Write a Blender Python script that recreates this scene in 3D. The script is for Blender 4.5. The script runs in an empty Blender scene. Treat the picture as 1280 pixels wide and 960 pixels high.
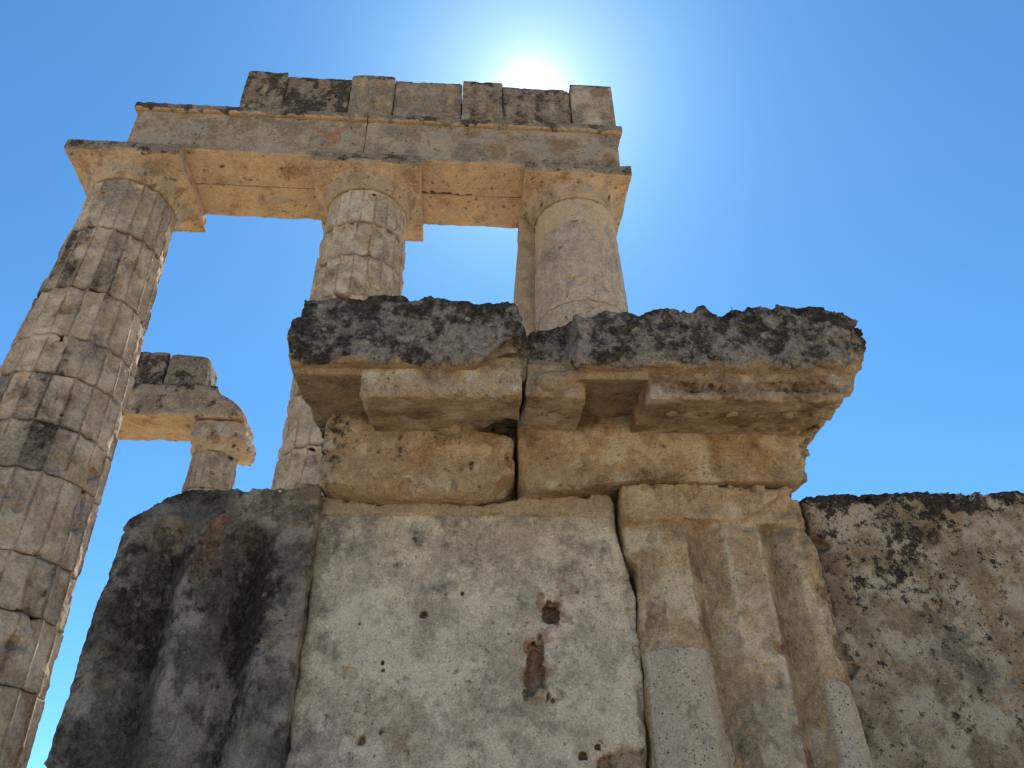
import bpy, math, time
import numpy as np
import openvdb
from concurrent.futures import ThreadPoolExecutor

T0 = time.time()
scene = bpy.context.scene
COL = scene.collection
EYE = 1.6                                   # eye height of the photographer above the ground
F32 = np.float32

# ------------------------------------------------------------------ noise
TN = 160                                                # a periodic block of isotropic noise per (octaves, gain), read at rotated positions so that no repeat shows
_k = np.fft.fftfreq(TN, 1 / TN).astype(F32)
_kr = np.arange(TN // 2 + 1).astype(F32)
_K = np.sqrt(_k[:, None, None] ** 2 + _k[None, :, None] ** 2 + _kr[None, None, :] ** 2) + 1e-3
_W = np.fft.rfftn(np.random.RandomState(7).normal(size=(TN, TN, TN)))
_tiles = {}
def tile(octv, gain):
    key = (octv, gain)
    if key not in _tiles:
        amp = 0; a = 1.0; n = 0
        for j in range(octv):
            k0 = 7.5 * 2 ** j
            amp = amp + a * np.exp(-(np.log2(_K / k0) / .55) ** 2) / (k0 ** 1.5)
            n += a; a *= gain
        t = np.fft.irfftn(_W * amp, s=(TN, TN, TN))
        rms = math.sqrt(sum(gain ** (2 * j) for j in range(octv))) / n
        _tiles[key] = (t / t.std() * .37 * rms).astype(F32).ravel()
    return _tiles[key]

def _rot(seed):
    r = np.random.RandomState(int(seed) % 100003 + 5)
    q, _ = np.linalg.qr(r.normal(size=(3, 3)))
    return q.astype(F32), (r.rand(3) * TN).astype(F32)
_rots = {}
def lookup(P, freq, octv, seed, gain):
    T = tile(octv, gain)
    if seed not in _rots: _rots[seed] = _rot(seed)
    R, o = _rots[seed]
    Q = (P.astype(F32) @ R) * F32(freq * TN / 10.) + o
    fl = np.floor(Q)
    f = Q - fl
    i = np.mod(fl.astype(np.int32), TN); j = i + 1; j[j == TN] = 0
    fx, fy, fz = f[:, 0], f[:, 1], f[:, 2]
    x0 = i[:, 0] * (TN * TN); x1 = j[:, 0] * (TN * TN); y0 = i[:, 1] * TN; y1 = j[:, 1] * TN; z0 = i[:, 2]; z1 = j[:, 2]
    def row(xy):
        c = T.take(xy + z0); return c + (T.take(xy + z1) - c) * fz
    a = row(x0 + y0); a += (row(x0 + y1) - a) * fy
    b = row(x1 + y0); b += (row(x1 + y1) - b) * fy
    return a + (b - a) * fx

MASK_GAIN = [1.0]                                       # stains use a stronger contrast of the same noise than shapes do
def fbm(P, freq, octv=4, seed=0, gain=.5):
    if len(P) == 0: return np.zeros(0, F32)
    return lookup(P, freq, min(octv, 4), seed, gain) * F32(MASK_GAIN[0])

def ss(a, b, x):
    t = np.clip((x - a) / (b - a), 0, 1)
    return t * t * (3 - 2 * t)

def patch(P, freq, thr=0., soft=.12, seed=0, octv=5, gain=.6):
    return ss(thr - soft, thr + soft, fbm(P, freq, octv, seed, gain))

def smax(a, b, k):
    h = np.maximum(k - np.abs(a - b), 0) / k
    return np.maximum(a, b) + h * h * k * .25

def smin(a, b, k):
    return -smax(-a, -b, k)

def box(P, lo, hi, k):
    d = smax(lo[0] - P[:, 0], P[:, 0] - hi[0], k)
    for a in (1, 2):
        d = smax(d, smax(lo[a] - P[:, a], P[:, a] - hi[a], k), k)
    return d

def ell(P, c, r):
    q = (P - np.array(c, F32)) / np.array(r, F32)
    l = np.sqrt((q * q).sum(1)) + 1e-6
    return (l - 1) * min(r)

def lerp(x, xs, ys):
    return np.interp(x, xs, ys).astype(F32)

# ------------------------------------------------------------------ stone meshes: a distance field turned into a surface
POOL = ThreadPoolExecutor(4)
def surface(f, lo, hi, h, ratio=4):
    lo = np.array(lo, F32); hi = np.array(hi, F32)
    H = h * ratio
    nc = np.ceil((hi - lo) / H).astype(int) + 2
    org = lo - H
    ax = [org[a] + (np.arange(nc[a]) + .5) * H for a in range(3)]
    G = np.stack(np.meshgrid(*ax, indexing='ij'), -1).reshape(-1, 3).astype(F32)
    D = f(G).astype(F32)
    act = np.nonzero(np.abs(D) < H * 1.45)[0]
    big = np.where(D > 0, 4 * h, -4 * h).astype(F32).reshape(nc)
    fine = big.repeat(ratio, 0).repeat(ratio, 1).repeat(ratio, 2)
    off = (np.arange(ratio) - (ratio - 1) / 2) * h
    O = np.stack(np.meshgrid(off, off, off, indexing='ij'), -1).reshape(-1, 3).astype(F32)
    F6 = fine.reshape(nc[0], ratio, nc[1], ratio, nc[2], ratio)
    ci = np.stack(np.unravel_index(act, nc), 1)
    def work(s):
        a = act[s:s + 3000]
        Q = (G[a][:, None, :] + O[None]).reshape(-1, 3)
        v = f(Q).astype(F32).reshape(-1, ratio, ratio, ratio)
        c = ci[s:s + 3000]
        F6[c[:, 0], :, c[:, 1], :, c[:, 2], :] = v
    list(POOL.map(work, range(0, len(act), 3000)))
    fine[0] = fine[-1] = 4 * h; fine[:, 0] = fine[:, -1] = 4 * h; fine[:, :, 0] = fine[:, :, -1] = 4 * h
    g = openvdb.FloatGrid(float(4 * h))
    g.copyFromArray(fine)
    p, q = g.convertToQuads(0.0)
    p = org + (p + .5) * h
    q = q[:, ::-1]
    return p.astype(F32), q.astype(np.int32)

def normals(p, q):
    n = np.cross(p[q[:, 2]] - p[q[:, 0]], p[q[:, 3]] - p[q[:, 1]])
    N = np.zeros_like(p)
    for k in range(4):
        for a in range(3):
            N[:, a] += np.bincount(q[:, k], weights=n[:, a], minlength=len(p))
    return N / (np.linalg.norm(N, axis=1)[:, None] + 1e-9)

NAMES1 = ('black', 'ochre', 'pale', 'grey')
NAMES2 = ('rust', 'brown', 'fill', 'pit')

class Frame:
    def __init__(s, ox, oy, phi):
        s.o = np.array([ox, oy]); s.phi = phi
    def world(s, u, d, z):
        c, n = math.cos(s.phi), math.sin(s.phi)
        return (s.o[0] + c * u - n * d, s.o[1] + n * u + c * d, z + EYE)

WALL = Frame(0, 2.65, math.radians(2.5))                 # u along the wall, d away from the viewer, z above the eye
COLN = Frame(-5.47614, 7.10646, 0.07575)

class Thing:
    """An Empty at the base of one thing; its parts are meshes under it."""
    def __init__(s, frame, name, base, label, cat, group=None):
        s.fr, s.base = frame, base
        o = bpy.data.objects.new(name, None); COL.objects.link(o)
        o.location = frame.world(*base); o.rotation_euler = (0, 0, frame.phi)
        o.empty_display_size = .1
        o['label'] = label; o['category'] = cat; o['kind'] = 'thing'
        if group: o['group'] = group
        s.o = o
    def part(s, name, f, lo, hi, h, mat, masks=None, parent=None, label=None):
        o = stone(name, f, lo, hi, h, mat, masks, s.base)
        o.parent = parent or s.o
        if label: o['label'] = label
        return o

def stone(name, f, lo, hi, h, mat, masks, base):
    p, q = surface(f, lo, hi, h)
    me = bpy.data.meshes.new(name)
    N = normals(p, q)
    m = {}
    if masks:
        MASK_GAIN[0] = 1.9
        rs = list(POOL.map(lambda i: masks(p[i:i + 60000], N[i:i + 60000]), range(0, len(p), 60000)))
        MASK_GAIN[0] = 1.0
        m = {n: np.concatenate([np.broadcast_to(r[n], (min(60000, len(p) - 60000 * j),)) for j, r in enumerate(rs)]) for n in rs[0]}
    v = (p - np.array(base, F32)).astype(F32)
    me.vertices.add(len(v)); me.vertices.foreach_set('co', v.ravel())
    me.loops.add(q.size); me.loops.foreach_set('vertex_index', q.ravel())
    me.polygons.add(len(q))
    me.polygons.foreach_set('loop_start', np.arange(0, q.size, 4, dtype=np.int32))
    me.polygons.foreach_set('use_smooth', np.ones(len(q), bool))
    me.update(calc_edges=True)
    for an, names in (('wear', NAMES1), ('mark', NAMES2)):
        A = np.zeros((len(p), 4), F32)
        for k, n in enumerate(names):
            if n in m: A[:, k] = np.clip(m[n], 0, 1.5)
        at = me.attributes.new(an, 'FLOAT_COLOR', 'POINT')
        at.data.foreach_set('color', A.ravel())
    me.materials.append(mat)
    o = bpy.data.objects.new(name, me); COL.objects.link(o)
    return o

# ------------------------------------------------------------------ materials
def mat_stone(name, A, B, ochre=(.45, .32, .185), pale=(.64, .53, .38), grey=(.165, .132, .095), black=(.037, .029, .021),
              fill=(.40, .36, .33), brown=(.20, .125, .07), rust=(.27, .085, .035), bump=1., pitd=.5, spots=.5, sc=1., pitsc=62, bamp=3.2, bsoft=.26):
    m = bpy.data.materials.new(name); m.use_nodes = True
    nt = m.node_tree; N = nt.nodes; L = nt.links; N.clear()
    def nd(t, **k):
        n = N.new(t)
        for a, b in k.items(): setattr(n, a, b)
        return n
    def math_(op, a, b=None, c=None, clamp=False):
        n = nd('ShaderNodeMath', operation=op, use_clamp=clamp)
        for i, x in enumerate((a, b, c)):
            if x is None: continue
            if isinstance(x, (int, float)): n.inputs[i].default_value = x
            else: L.new(x, n.inputs[i])
        return n.outputs[0]
    def noise(scale, det, rough=.6, off=0.):
        mp = nd('ShaderNodeMapping'); L.new(geo.outputs['Position'], mp.inputs['Vector'])
        mp.inputs['Location'].default_value = (off, off * .7, off * 1.3)
        n = nd('ShaderNodeTexNoise'); n.inputs['Scale'].default_value = scale * sc
        n.inputs['Detail'].default_value = det; n.inputs['Roughness'].default_value = rough
        L.new(mp.outputs[0], n.inputs['Vector'])
        return n.outputs[0]
    def smooth(x, a, b):
        n = nd('ShaderNodeMapRange', interpolation_type='SMOOTHSTEP')
        n.inputs[1].default_value = a; n.inputs[2].default_value = b
        L.new(x, n.inputs[0]); return n.outputs[0]
    def mix(fac, a, b):
        n = nd('ShaderNodeMix', data_type='RGBA')
        if isinstance(fac, float): n.inputs[0].default_value = fac
        else: L.new(fac, n.inputs[0])
        for i, x in ((6, a), (7, b)):
            if isinstance(x, tuple): n.inputs[i].default_value = (*x, 1)
            else: L.new(x, n.inputs[i])
        return n.outputs[2]
    geo = nd('ShaderNodeNewGeometry')
    nA = noise(1.7, 6, .62, 3.1); nB = noise(9, 9, .68, 11.7); nC = noise(48, 6, .7, 5.3); nD = noise(170, 4, .65, 8.9)
    nM = noise(5, 13, .80, 21.3); nG = noise(3.5, 12, .78, 37.7); nF = noise(19, 10, .80, 51.1)
    w = nd('ShaderNodeAttribute', attribute_name='wear'); sw = nd('ShaderNodeSeparateColor'); L.new(w.outputs['Color'], sw.inputs[0])
    k = nd('ShaderNodeAttribute', attribute_name='mark'); sk = nd('ShaderNodeSeparateColor'); L.new(k.outputs['Color'], sk.inputs[0])
    def cover(mask, n, amp, soft):                       # a worn-edged stain: the mask broken up by the grain of the stone
        x = math_('MULTIPLY_ADD', math_('SUBTRACT', n, .5), amp, mask)
        return smooth(x, .5 - soft, .5 + soft)
    t = smooth(math_('MULTIPLY_ADD', nM, .45, math_('MULTIPLY_ADD', nF, .35, math_('MULTIPLY', nB, .2))), .455, .545)
    c = mix(t, A, B)
    c = mix(cover(sw.outputs[1], nB, .9, .4), c, mix(smooth(nB, .35, .7), ochre, tuple(x * .72 + .05 for x in ochre)))
    c = mix(cover(sw.outputs[2], nM, 2.6, .26), c, mix(smooth(nC, .35, .65), pale, tuple(x * .82 for x in pale)))
    c = mix(cover(w.outputs['Alpha'], nG, 2.4, .32), c, mix(smooth(nC, .3, .7), grey, tuple(x * 1.6 for x in grey)))
    c = mix(cover(sk.outputs[1], nM, 1.8, .35), c, mix(smooth(nC, .35, .65), brown, tuple(x * 1.5 for x in brown)))
    c = mix(math_('MULTIPLY', cover(sk.outputs[0], nF, 2.2, .42), .72), c, mix(smooth(nC, .3, .7), rust, (.36, .20, .12)))
    c = mix(cover(sk.outputs[2], nC, .05, .05), c, mix(smooth(nC, .3, .7), fill, tuple(x * .85 for x in fill)))
    c = mix(cover(sw.outputs[0], nF, bamp, bsoft), c, mix(smooth(nC, .4, .62), black, tuple(x * 2.4 for x in black)))
    # pale crusts of lichen, dark pinholes of the shelly limestone
    vo = nd('ShaderNodeTexVoronoi'); vo.inputs['Scale'].default_value = 33 * sc; L.new(geo.outputs['Position'], vo.inputs['Vector'])
    sz = nd('ShaderNodeSeparateColor'); L.new(vo.outputs['Color'], sz.inputs[0])
    rad = math_('MULTIPLY', smooth(sz.outputs[0], .72, 1.), .36)
    dd = math_('ADD', vo.outputs['Distance'], math_('MULTIPLY', math_('SUBTRACT', nC, .5), .35))
    sp = math_('MULTIPLY', math_('LESS_THAN', dd, rad), spots)
    c = mix(sp, c, mix(smooth(nC, .35, .6), (.30, .26, .195), (.50, .44, .34)))
    v2 = nd('ShaderNodeTexVoronoi'); v2.inputs['Scale'].default_value = pitsc * sc; L.new(geo.outputs['Position'], v2.inputs['Vector'])
    s2 = nd('ShaderNodeSeparateColor'); L.new(v2.outputs['Color'], s2.inputs[0])
    r2 = math_('MULTIPLY', smooth(s2.outputs[1], .62, 1.), .34)
    pit = smooth(math_('SUBTRACT', r2, math_('ADD', v2.outputs['Distance'], math_('MULTIPLY', math_('SUBTRACT', nD, .5), .25))), 0., .1)
    pitm = math_('MULTIPLY', pit, math_('ADD', math_('MULTIPLY', smooth(nA, .42, .62), pitd), k.outputs['Alpha'], clamp=True), clamp=True)
    c = mix(pitm, c, (.05, .042, .036))
    # fine grain
    gr = math_('MULTIPLY_ADD', nC, 1.1, math_('MULTIPLY_ADD', nD, 1.6, math_('MULTIPLY', nF, .9)))
    gm = math_('ADD', gr, 1 - 1.80)
    hs = nd('ShaderNodeMix', data_type='RGBA', blend_type='MULTIPLY'); hs.inputs[0].default_value = 1
    L.new(c, hs.inputs[6]); cb = nd('ShaderNodeCombineColor')
    for i in range(3): L.new(gm, cb.inputs[i])
    L.new(cb.outputs[0], hs.inputs[7])
    hgt = math_('MULTIPLY_ADD', nB, .9, math_('MULTIPLY_ADD', nC, .55, math_('MULTIPLY', nD, .28)))
    hgt = math_('SUBTRACT', hgt, math_('MULTIPLY', pitm, .5))
    bp = nd('ShaderNodeBump'); bp.inputs['Strength'].default_value = 1.; bp.inputs['Distance'].default_value = .022 * bump
    L.new(hgt, bp.inputs['Height'])
    bs = nd('ShaderNodeBsdfPrincipled'); bs.inputs['Roughness'].default_value = .93
    bs.inputs['Specular IOR Level'].default_value = .18
    L.new(hs.outputs[2], bs.inputs['Base Color']); L.new(bp.outputs[0], bs.inputs['Normal'])
    out = nd('ShaderNodeOutputMaterial'); L.new(bs.outputs[0], out.inputs[0])
    return m

M_COL = mat_stone('weathered_column_stone', (.42, .322, .22), (.60, .47, .33), pale=(.70, .56, .40), grey=(.23, .185, .138), pitd=.5, spots=.0, bump=2., sc=.6, bsoft=.4, bamp=2.4)
M_COLP = mat_stone('restored_column_stone', (.36, .278, .20), (.46, .36, .265), ochre=(.54, .38, .21), pale=(.52, .41, .30), pitd=1.2, spots=0, bump=1.2, sc=.6)
M_ARCH = mat_stone('architrave_stone', (.23, .168, .11), (.40, .305, .205), ochre=(.46,.335,.21), pale=(.36,.30,.225), pitd=.5, spots=0., bump=1.4, sc=.6)
M_FRZ = mat_stone('frieze_stone', (.16, .125, .086), (.31, .245, .17), ochre=(.45,.30,.14), pale=(.38,.32,.24), pitd=.4, spots=.3, bump=1.5, sc=.6)
M_REAR = mat_stone('rear_ruin_stone', (.28, .22, .155), (.38, .31, .225), pale=(.48,.42,.33), pitd=.6, spots=.4, bump=2.5, sc=.5)
M_GEI = mat_stone('cornice_stone', (0.403, 0.262, 0.135), (0.530, 0.371, 0.211), grey=(.225, .185, .14), pitd=.7, spots=.5, bump=1.4, bamp=4.2, bsoft=.3)
M_BED = mat_stone('cornice_underside_stone', (0.403, 0.262, 0.135), (0.530, 0.371, 0.211), pitd=.5, spots=0., bump=.9)
M_MET = mat_stone('metope_stone', (.47, .375, .265), (.61, .49, .35), pale=(.82, .67, .48), grey=(.22, .185, .14), pitd=.45, spots=.12, bump=1.)
M_DARK = mat_stone('blackened_triglyph_stone', (.15, .125, .092), (.32, .262, .19), pale=(.48, .40, .30), grey=(.115, .10, .076), pitd=.5, spots=.35, bump=1.8, bamp=3.4, bsoft=.34)
M_TRI = mat_stone('tan_triglyph_stone', (.42, .28, .15), (.60, .42, .24), ochre=(.54, .36, .19), pale=(.72, .56, .365), pitd=.5, spots=.0, bump=1.1)
M_SLAB = mat_stone('speckled_slab_stone', (.32, .23, .14), (.54, .41, .265), ochre=(.48,.33,.17), pale=(.70, .565, .40), pitd=1.5, spots=.5, bump=1.6, bamp=5., bsoft=.18, sc=1.45)

# ------------------------------------------------------------------ foreground: frieze course
H1 = .0055
PL = []                                                   # remembered for the plinth

def edge(P, a, b, seed=0, freq=4):                        # rounding radius that varies along the edges: worn corners
    return a + (b - a) * ss(-.35, .45, fbm(P, freq, 2, seed))

def hole(P, c, r, depth, seed):
    q = P - np.array(c, F32)
    n = fbm(P, 40, 2, seed) * .35 + fbm(P, 14, 2, seed + 40) * .45
    tp = np.clip(1 + .25 * q[:, 2] / r[1], .75, 1.25)                          # narrower towards the top
    rr = ((np.abs(q[:, 0]) * tp / r[0]) ** 3.2 + (np.abs(q[:, 2]) / r[1]) ** 3.2) ** (1 / 3.2) + n
    return np.maximum((rr - 1) * min(r), q[:, 1] - depth)

def chips(g, P, edges, seed):
    """Crisp conchoidal scars knocked out of the edges: (start, end, outward normal, count, smallest, largest)."""
    r = np.random.RandomState(seed)
    for a, b, n, num, r0, r1 in edges:
        a = np.array(a); b = np.array(b); n = np.array(n, float); n /= np.linalg.norm(n)
        for _ in range(num):
            c = a + (b - a) * r.rand(); R_ = r0 + (r1 - r0) * r.rand() ** 2
            m = n + r.normal(size=3) * .45; m /= np.linalg.norm(m)
            c0 = c - m * R_ * (.10 + .22 * r.rand())
            q = P - c.astype(F32)
            w = np.nonzero((np.abs(q[:, 0]) < R_ * 1.3) & (np.abs(q[:, 1]) < R_ * 1.3) & (np.abs(q[:, 2]) < R_ * 1.3))[0]
            if len(w):
                Q = P[w]
                cut = np.maximum(-((Q - c0.astype(F32)) @ m.astype(F32)), np.sqrt(((Q - c.astype(F32)) ** 2).sum(1)) - R_) + .14 * R_ * fbm(Q, 1.2 / R_, 2, seed)
                g[w] = np.maximum(g[w], -cut)
    return g

# --- left frieze block: blackened triglyph + pale metope
fb = Thing(WALL, 'frieze_block', (-.5, .25, -.1), 'pale stone frieze block with a blackened triglyph at its left and two rust-ringed holes', 'frieze block')
HOLES = [((.128, 0, .838), (.034, .038), .07), ((.066, 0, .645), (.033, .098), .05),
         ((-.314, 0, .83), (.013, .013), .05), ((-.488, 0, .433), (.012, .014), .05), ((-.183, 0, .903), (.008, .009), .04),
         ((-.443, 0, .67), (.007, .009), .04), ((-.548, 0, .639), (.02, .018), .014), ((-.44, 0, .645), (.006, .006), .03),
         ((.255, 0, .41), (.012, .012), .025), ((.21, 0, .385), (.016, .014), .03), ((-.36, 0, .62), (.012, .006), .015),
         ((.12, 0, .55), (.008, .008), .02), ((-.53, 0, .80), (.006, .005), .02)]
def f_metope(P):
    u, d, z = P.T
    n1 = fbm(P, 5, 4, 21); n2 = fbm(P, 26, 3, 22)
    top = lerp(u, [-.72, -.62, -.55, -.45, -.35, -.12, -.02, .05, .2, .36, .39], [1.275, 1.265, 1.243, 1.255, 1.245, 1.236, 1.25, 1.285, 1.292, 1.285, 1.26])
    uR = lerp(z, [.2, .34, .55, .73, .9, 1.0, 1.1, 1.2, 1.3], [.412, .415, .425, .425, .428, .41, .385, .382, .385])
    k = edge(P, .012, .05, 5, 6)
    front = -d - .020 * ss(1.192, 1.199, z) * (1 - .6 * patch(P, 3, .15, .1, 9, 2))
    front = front + .05 * ss(.0, .06, .42 - z + .2 * (u - .4) + n1 * .08) * ss(.22, .36, u + n1 * .1)     # broken lower corner
    g = smax(smax(front, d - .5, .02), smax(-.72 - u, u - uR - .012 * n1, k), k)
    g = smax(g, smax(-.1 - z, z - top - .012 * n1 - .012 * n2, k * .7), k * .7)
    g = g + .006 * n1 + .003 * n2 + .0016 * fbm(P, 55, 3, 23) + .010 * ss(.30, .55, fbm(P, 11, 3, 24)) * ss(.1, .35, fbm(P, 2.5, 2, 25) + .15)
    g = chips(g, P, (((.40, 0, .35), (.40, 0, 1.27), (.7, -1, 0), 16, .02, .05), ((-.7, -.02, 1.195), (.38, -.02, 1.195), (0, -1, -.8), 12, .012, .03), ((-.7, 0, 1.25), (.38, -.02, 1.28), (0, -.7, 1), 12, .015, .045)), 5)
    for i, (c, r, dep) in enumerate(HOLES):
        b = np.nonzero((np.abs(u - c[0]) < r[0] * 2.2 + .03) & (np.abs(z - c[2]) < r[1] * 2.2 + .03) & (d < .15))[0]
        if len(b): g[b] = np.maximum(g[b], -hole(P[b], c, r, dep, i))
    return g
def m_metope(P, N):
    u, d, z = P.T
    band = ss(1.19, 1.205, z)
    greyz = -.06 + ss(.75, 1.15, z) * .35 + .32 * np.exp(-((u + .25) / .35) ** 2) * ss(.6, 1.1, z) + .22 * np.exp(-((u + .02) / .22) ** 2 - ((z - .4) / .16) ** 2) * 1.6
    greyz += .30 * np.exp(-((u + .68) / .07) ** 2) + .30 * fbm(P, 2.6, 4, 33) + .30 * fbm(P, 9, 4, 34, .7)
    rust = np.zeros(len(P), F32)
    for c, r, a in (((.125, .84), (.055, .07), 1.), ((.065, .65), (.055, .13), .8), ((.19, .93), (.06, .03), .75), ((.1, .76), (.04, .06), .8), ((-.37, .38), (.05, .09), .5), ((.24, .4), (.06, .05), .5)):
        q = np.sqrt(((u - c[0]) / r[0]) ** 2 + ((z - c[1]) / r[1]) ** 2) + .7 * fbm(P, 16, 4, 41)
        rust = np.maximum(rust, a * .85 * (1 - ss(.5, 1.25, q)))
    inh = ss(.006, .02, d) * (np.abs(u) < .3) * (z < 1.15)
    brk = ss(.012, .03, d + .01) * (u > .2) * (z < .45)
    return dict(grey=greyz * (1 - band * .85), pale=(.42 + .42 * fbm(P, 3.3, 4, 51) + .32 * fbm(P, 10, 4, 58, .7) + .22 * ss(.1, .4, u) * ss(1.1, .8, z) + .2 * np.exp(-((u + .62) / .1) ** 2 - ((z - .58) / .12) ** 2)) * (1 - band * .8) * (1 - .5 * inh),
                ochre=band * (1.15 - .4 * patch(P, 5, .1, .2, 55)) + .35 * patch(P, 4, .22, .1, 52) + .3 * brk, rust=rust * (1 - .35 * inh), brown=np.maximum(inh * .7, brk * .5),
                black=.20 * patch(P, 18, .35, .08, 57) + .25 * brk)
fb.part('metope', f_metope, (-.74, -.06, -.12), (.47, .52, 1.34), H1, M_MET, m_metope)

def f_triL(P):
    u, d, z = P.T
    n1 = fbm(P, 4, 4, 61); n2 = fbm(P, 22, 4, 62)
    k = edge(P, .02, .07, 63, 4)
    fr = np.full(len(P), -.06, F32)
    gz = ss(1.17, 1.06, z + .04 * n1)
    for c, w in ((-1.21, .085), (-.935, .085)):
        fr = fr + .095 * gz * np.maximum(0, 1 - np.abs(u - c) / w)
    fr = fr + .05 * gz * np.maximum(0, 1 - (u + 1.43) / .09)
    fr = fr + .02 * ss(1.16, 1.19, z) * ss(-1.0, -1.1, u)
    top = lerp(u, [-1.44, -1.40, -1.36, -1.29, -1.2, -.95, -.82, -.76, -.72], [1.10, 1.18, 1.225, 1.268, 1.288, 1.276, 1.279, 1.302, 1.306])
    ul = lerp(z, [.2, .35, .7, 1.0, 1.2, 1.3], [-1.455, -1.45, -1.44, -1.43, -1.40, -1.36])
    g = smax(smax(fr - d, d - .5, .03), smax(ul - u, u + .7155, np.where(u > -1., .008, k)), np.where(u > -1., .008, k))
    g = smax(g, smax(-.1 - z, z - top - .01 * n1, k), k + .10 * ss(-1.25, -1.4, u))
    g = chips(g, P, (((-.7155, -.06, .3), (-.7155, -.06, 1.28), (.7, -1, 0), 9, .015, .04), ((-1.3, -.05, 1.27), (-.75, -.06, 1.29), (0, -.7, 1), 9, .015, .04), ((-1.09, -.06, .3), (-1.09, -.06, 1.05), (0, -1, 0), 5, .02, .04)), 6)
    return g + .009 * n1 + .008 * n2 + .010 * ss(.22, .5, fbm(P, 13, 3, 65)) + (.0035 + .005 * ss(1.12, 1.25, z)) * fbm(P, 48, 3, 64)
def m_triL(P, N):
    u, d, z = P.T
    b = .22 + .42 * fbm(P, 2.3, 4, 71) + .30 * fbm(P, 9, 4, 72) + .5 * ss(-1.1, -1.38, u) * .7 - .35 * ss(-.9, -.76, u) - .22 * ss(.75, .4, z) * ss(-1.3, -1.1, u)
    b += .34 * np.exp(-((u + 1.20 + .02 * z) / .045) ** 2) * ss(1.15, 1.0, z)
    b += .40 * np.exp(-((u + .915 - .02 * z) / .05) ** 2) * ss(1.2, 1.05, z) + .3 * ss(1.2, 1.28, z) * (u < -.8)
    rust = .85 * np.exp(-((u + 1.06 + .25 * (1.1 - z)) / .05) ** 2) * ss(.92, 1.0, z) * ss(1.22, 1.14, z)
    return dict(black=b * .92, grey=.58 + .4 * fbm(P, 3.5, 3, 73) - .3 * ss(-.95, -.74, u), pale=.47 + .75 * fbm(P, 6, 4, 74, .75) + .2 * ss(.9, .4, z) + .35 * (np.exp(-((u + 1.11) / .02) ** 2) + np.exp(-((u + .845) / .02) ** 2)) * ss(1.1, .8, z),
                rust=rust, ochre=.5 * ss(1.15, 1.25, z) * ss(-.9, -.75, u))
fb.part('triglyph', f_triL, (-1.46, -.09, -.12), (-.70, .52, 1.34), H1, M_DARK, m_triL, label='blackened triglyph with worn grooves and a rounded corner')

# --- right triglyph, tan, with grey repairs
tg = Thing(WALL, 'triglyph', (.76, .25, -.1), 'tan triglyph block with sharp vertical grooves and two grey repair fillings', 'triglyph')
def tri_front(P, n1):
    u, d, z = P.T
    fr = np.full(len(P), -.06, F32)
    gz = ss(1.16, 1.145, z)
    # two full grooves, each of two plane cheeks, and half grooves on the outer edges
    for a, m, b in ((.62, .672, .757), (.892, .938, 1.003)):
        t = np.where(u < m, (u - a) / (m - a), (b - u) / (b - m))
        fr = fr + .063 * gz * np.clip(t, 0, 1)
    fr = fr + gz * .042 * np.clip((.516 - u) / .09, 0, 1) + gz * .042 * np.clip((u - 1.07) / .05, 0, 1)
    fr = fr - .016 * ss(1.15, 1.158, z)
    # upper right corner split off along a diagonal break
    s = (z - 1.16) - (u - .84) * .63
    fr = fr + .038 * ss(.0, -.012, s + .01 * n1) * ss(1.10, 1.16, z) * ss(.80, .86, u) + .02 * ss(.95, 1.12, u + .1 * n1) * ss(1.0, 1.2, z)
    return fr
def f_triR(P):
    u, d, z = P.T
    n1 = fbm(P, 6, 4, 81); n2 = fbm(P, 28, 3, 82)
    fr = tri_front(P, n1)
    uL = lerp(z, [.3, .62, .66, .72, .78, .82, .95, 1.0, 1.03, 1.05, 1.2, 1.32], [.428, .428, .428, .428, .424, .434, .444, .440, .413, .402, .398, .400]) + .010 * n1 * ss(1.15, 1.0, z)
    uE = lerp(z, [.3, .6, .88, 1.16, 1.25, 1.31], [1.125, 1.112, 1.115, 1.095, 1.09, 1.055])
    k = edge(P, .008, .035, 83, 7)
    g = smax(smax(fr - d, d - .5, .008), smax(uL - u, u - uE - .02 * n1, k), k)
    g = smax(g, smax(-.1 - z, z - 1.300 + .25 * np.maximum(0, u - 1.03) - .01 * n1, .01), .01)
    g = chips(g, P, (((.41, -.076, 1.155), (.83, -.076, 1.155), (0, -1, -.8), 7, .012, .03), ((.41, -.076, 1.29), (1.0, -.07, 1.29), (0, -1, .8), 8, .015, .04), ((.41, -.076, 1.05), (.41, -.076, 1.29), (-.8, -1, 0), 6, .015, .035),
        ((.45, -.04, .7), (.45, -.04, 1.0), (-.8, -1, 0), 7, .02, .05), ((.757, -.06, .2), (.757, -.06, 1.1), (-.4, -1, 0), 6, .012, .03), ((.892, -.06, .2), (.892, -.06, 1.1), (.5, -1, 0), 9, .012, .035), ((1.003, -.06, .3), (1.003, -.06, 1.1), (-.5, -1, 0), 7, .012, .035),
        ((1.09, -.05, .3), (1.09, -.05, 1.2), (.8, -1, 0), 14, .02, .06), ((.62, -.06, .7), (.62, -.06, 1.1), (.5, -1, 0), 4, .01, .025)), 7)
    return g + .004 * n1 + .0035 * n2 + .0018 * fbm(P, 60, 3, 84) + .014 * ss(.25, .6, fbm(P, 9, 3, 85)) + .010 * ss(1.0, 1.1, u) * (n1 + .5 * n2)
def fillL(u, z): return (z - .704 + .10 * np.abs(u - .54) ** 1.5) , u - .655 - .10 * np.maximum(0, .68 - z)
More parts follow.
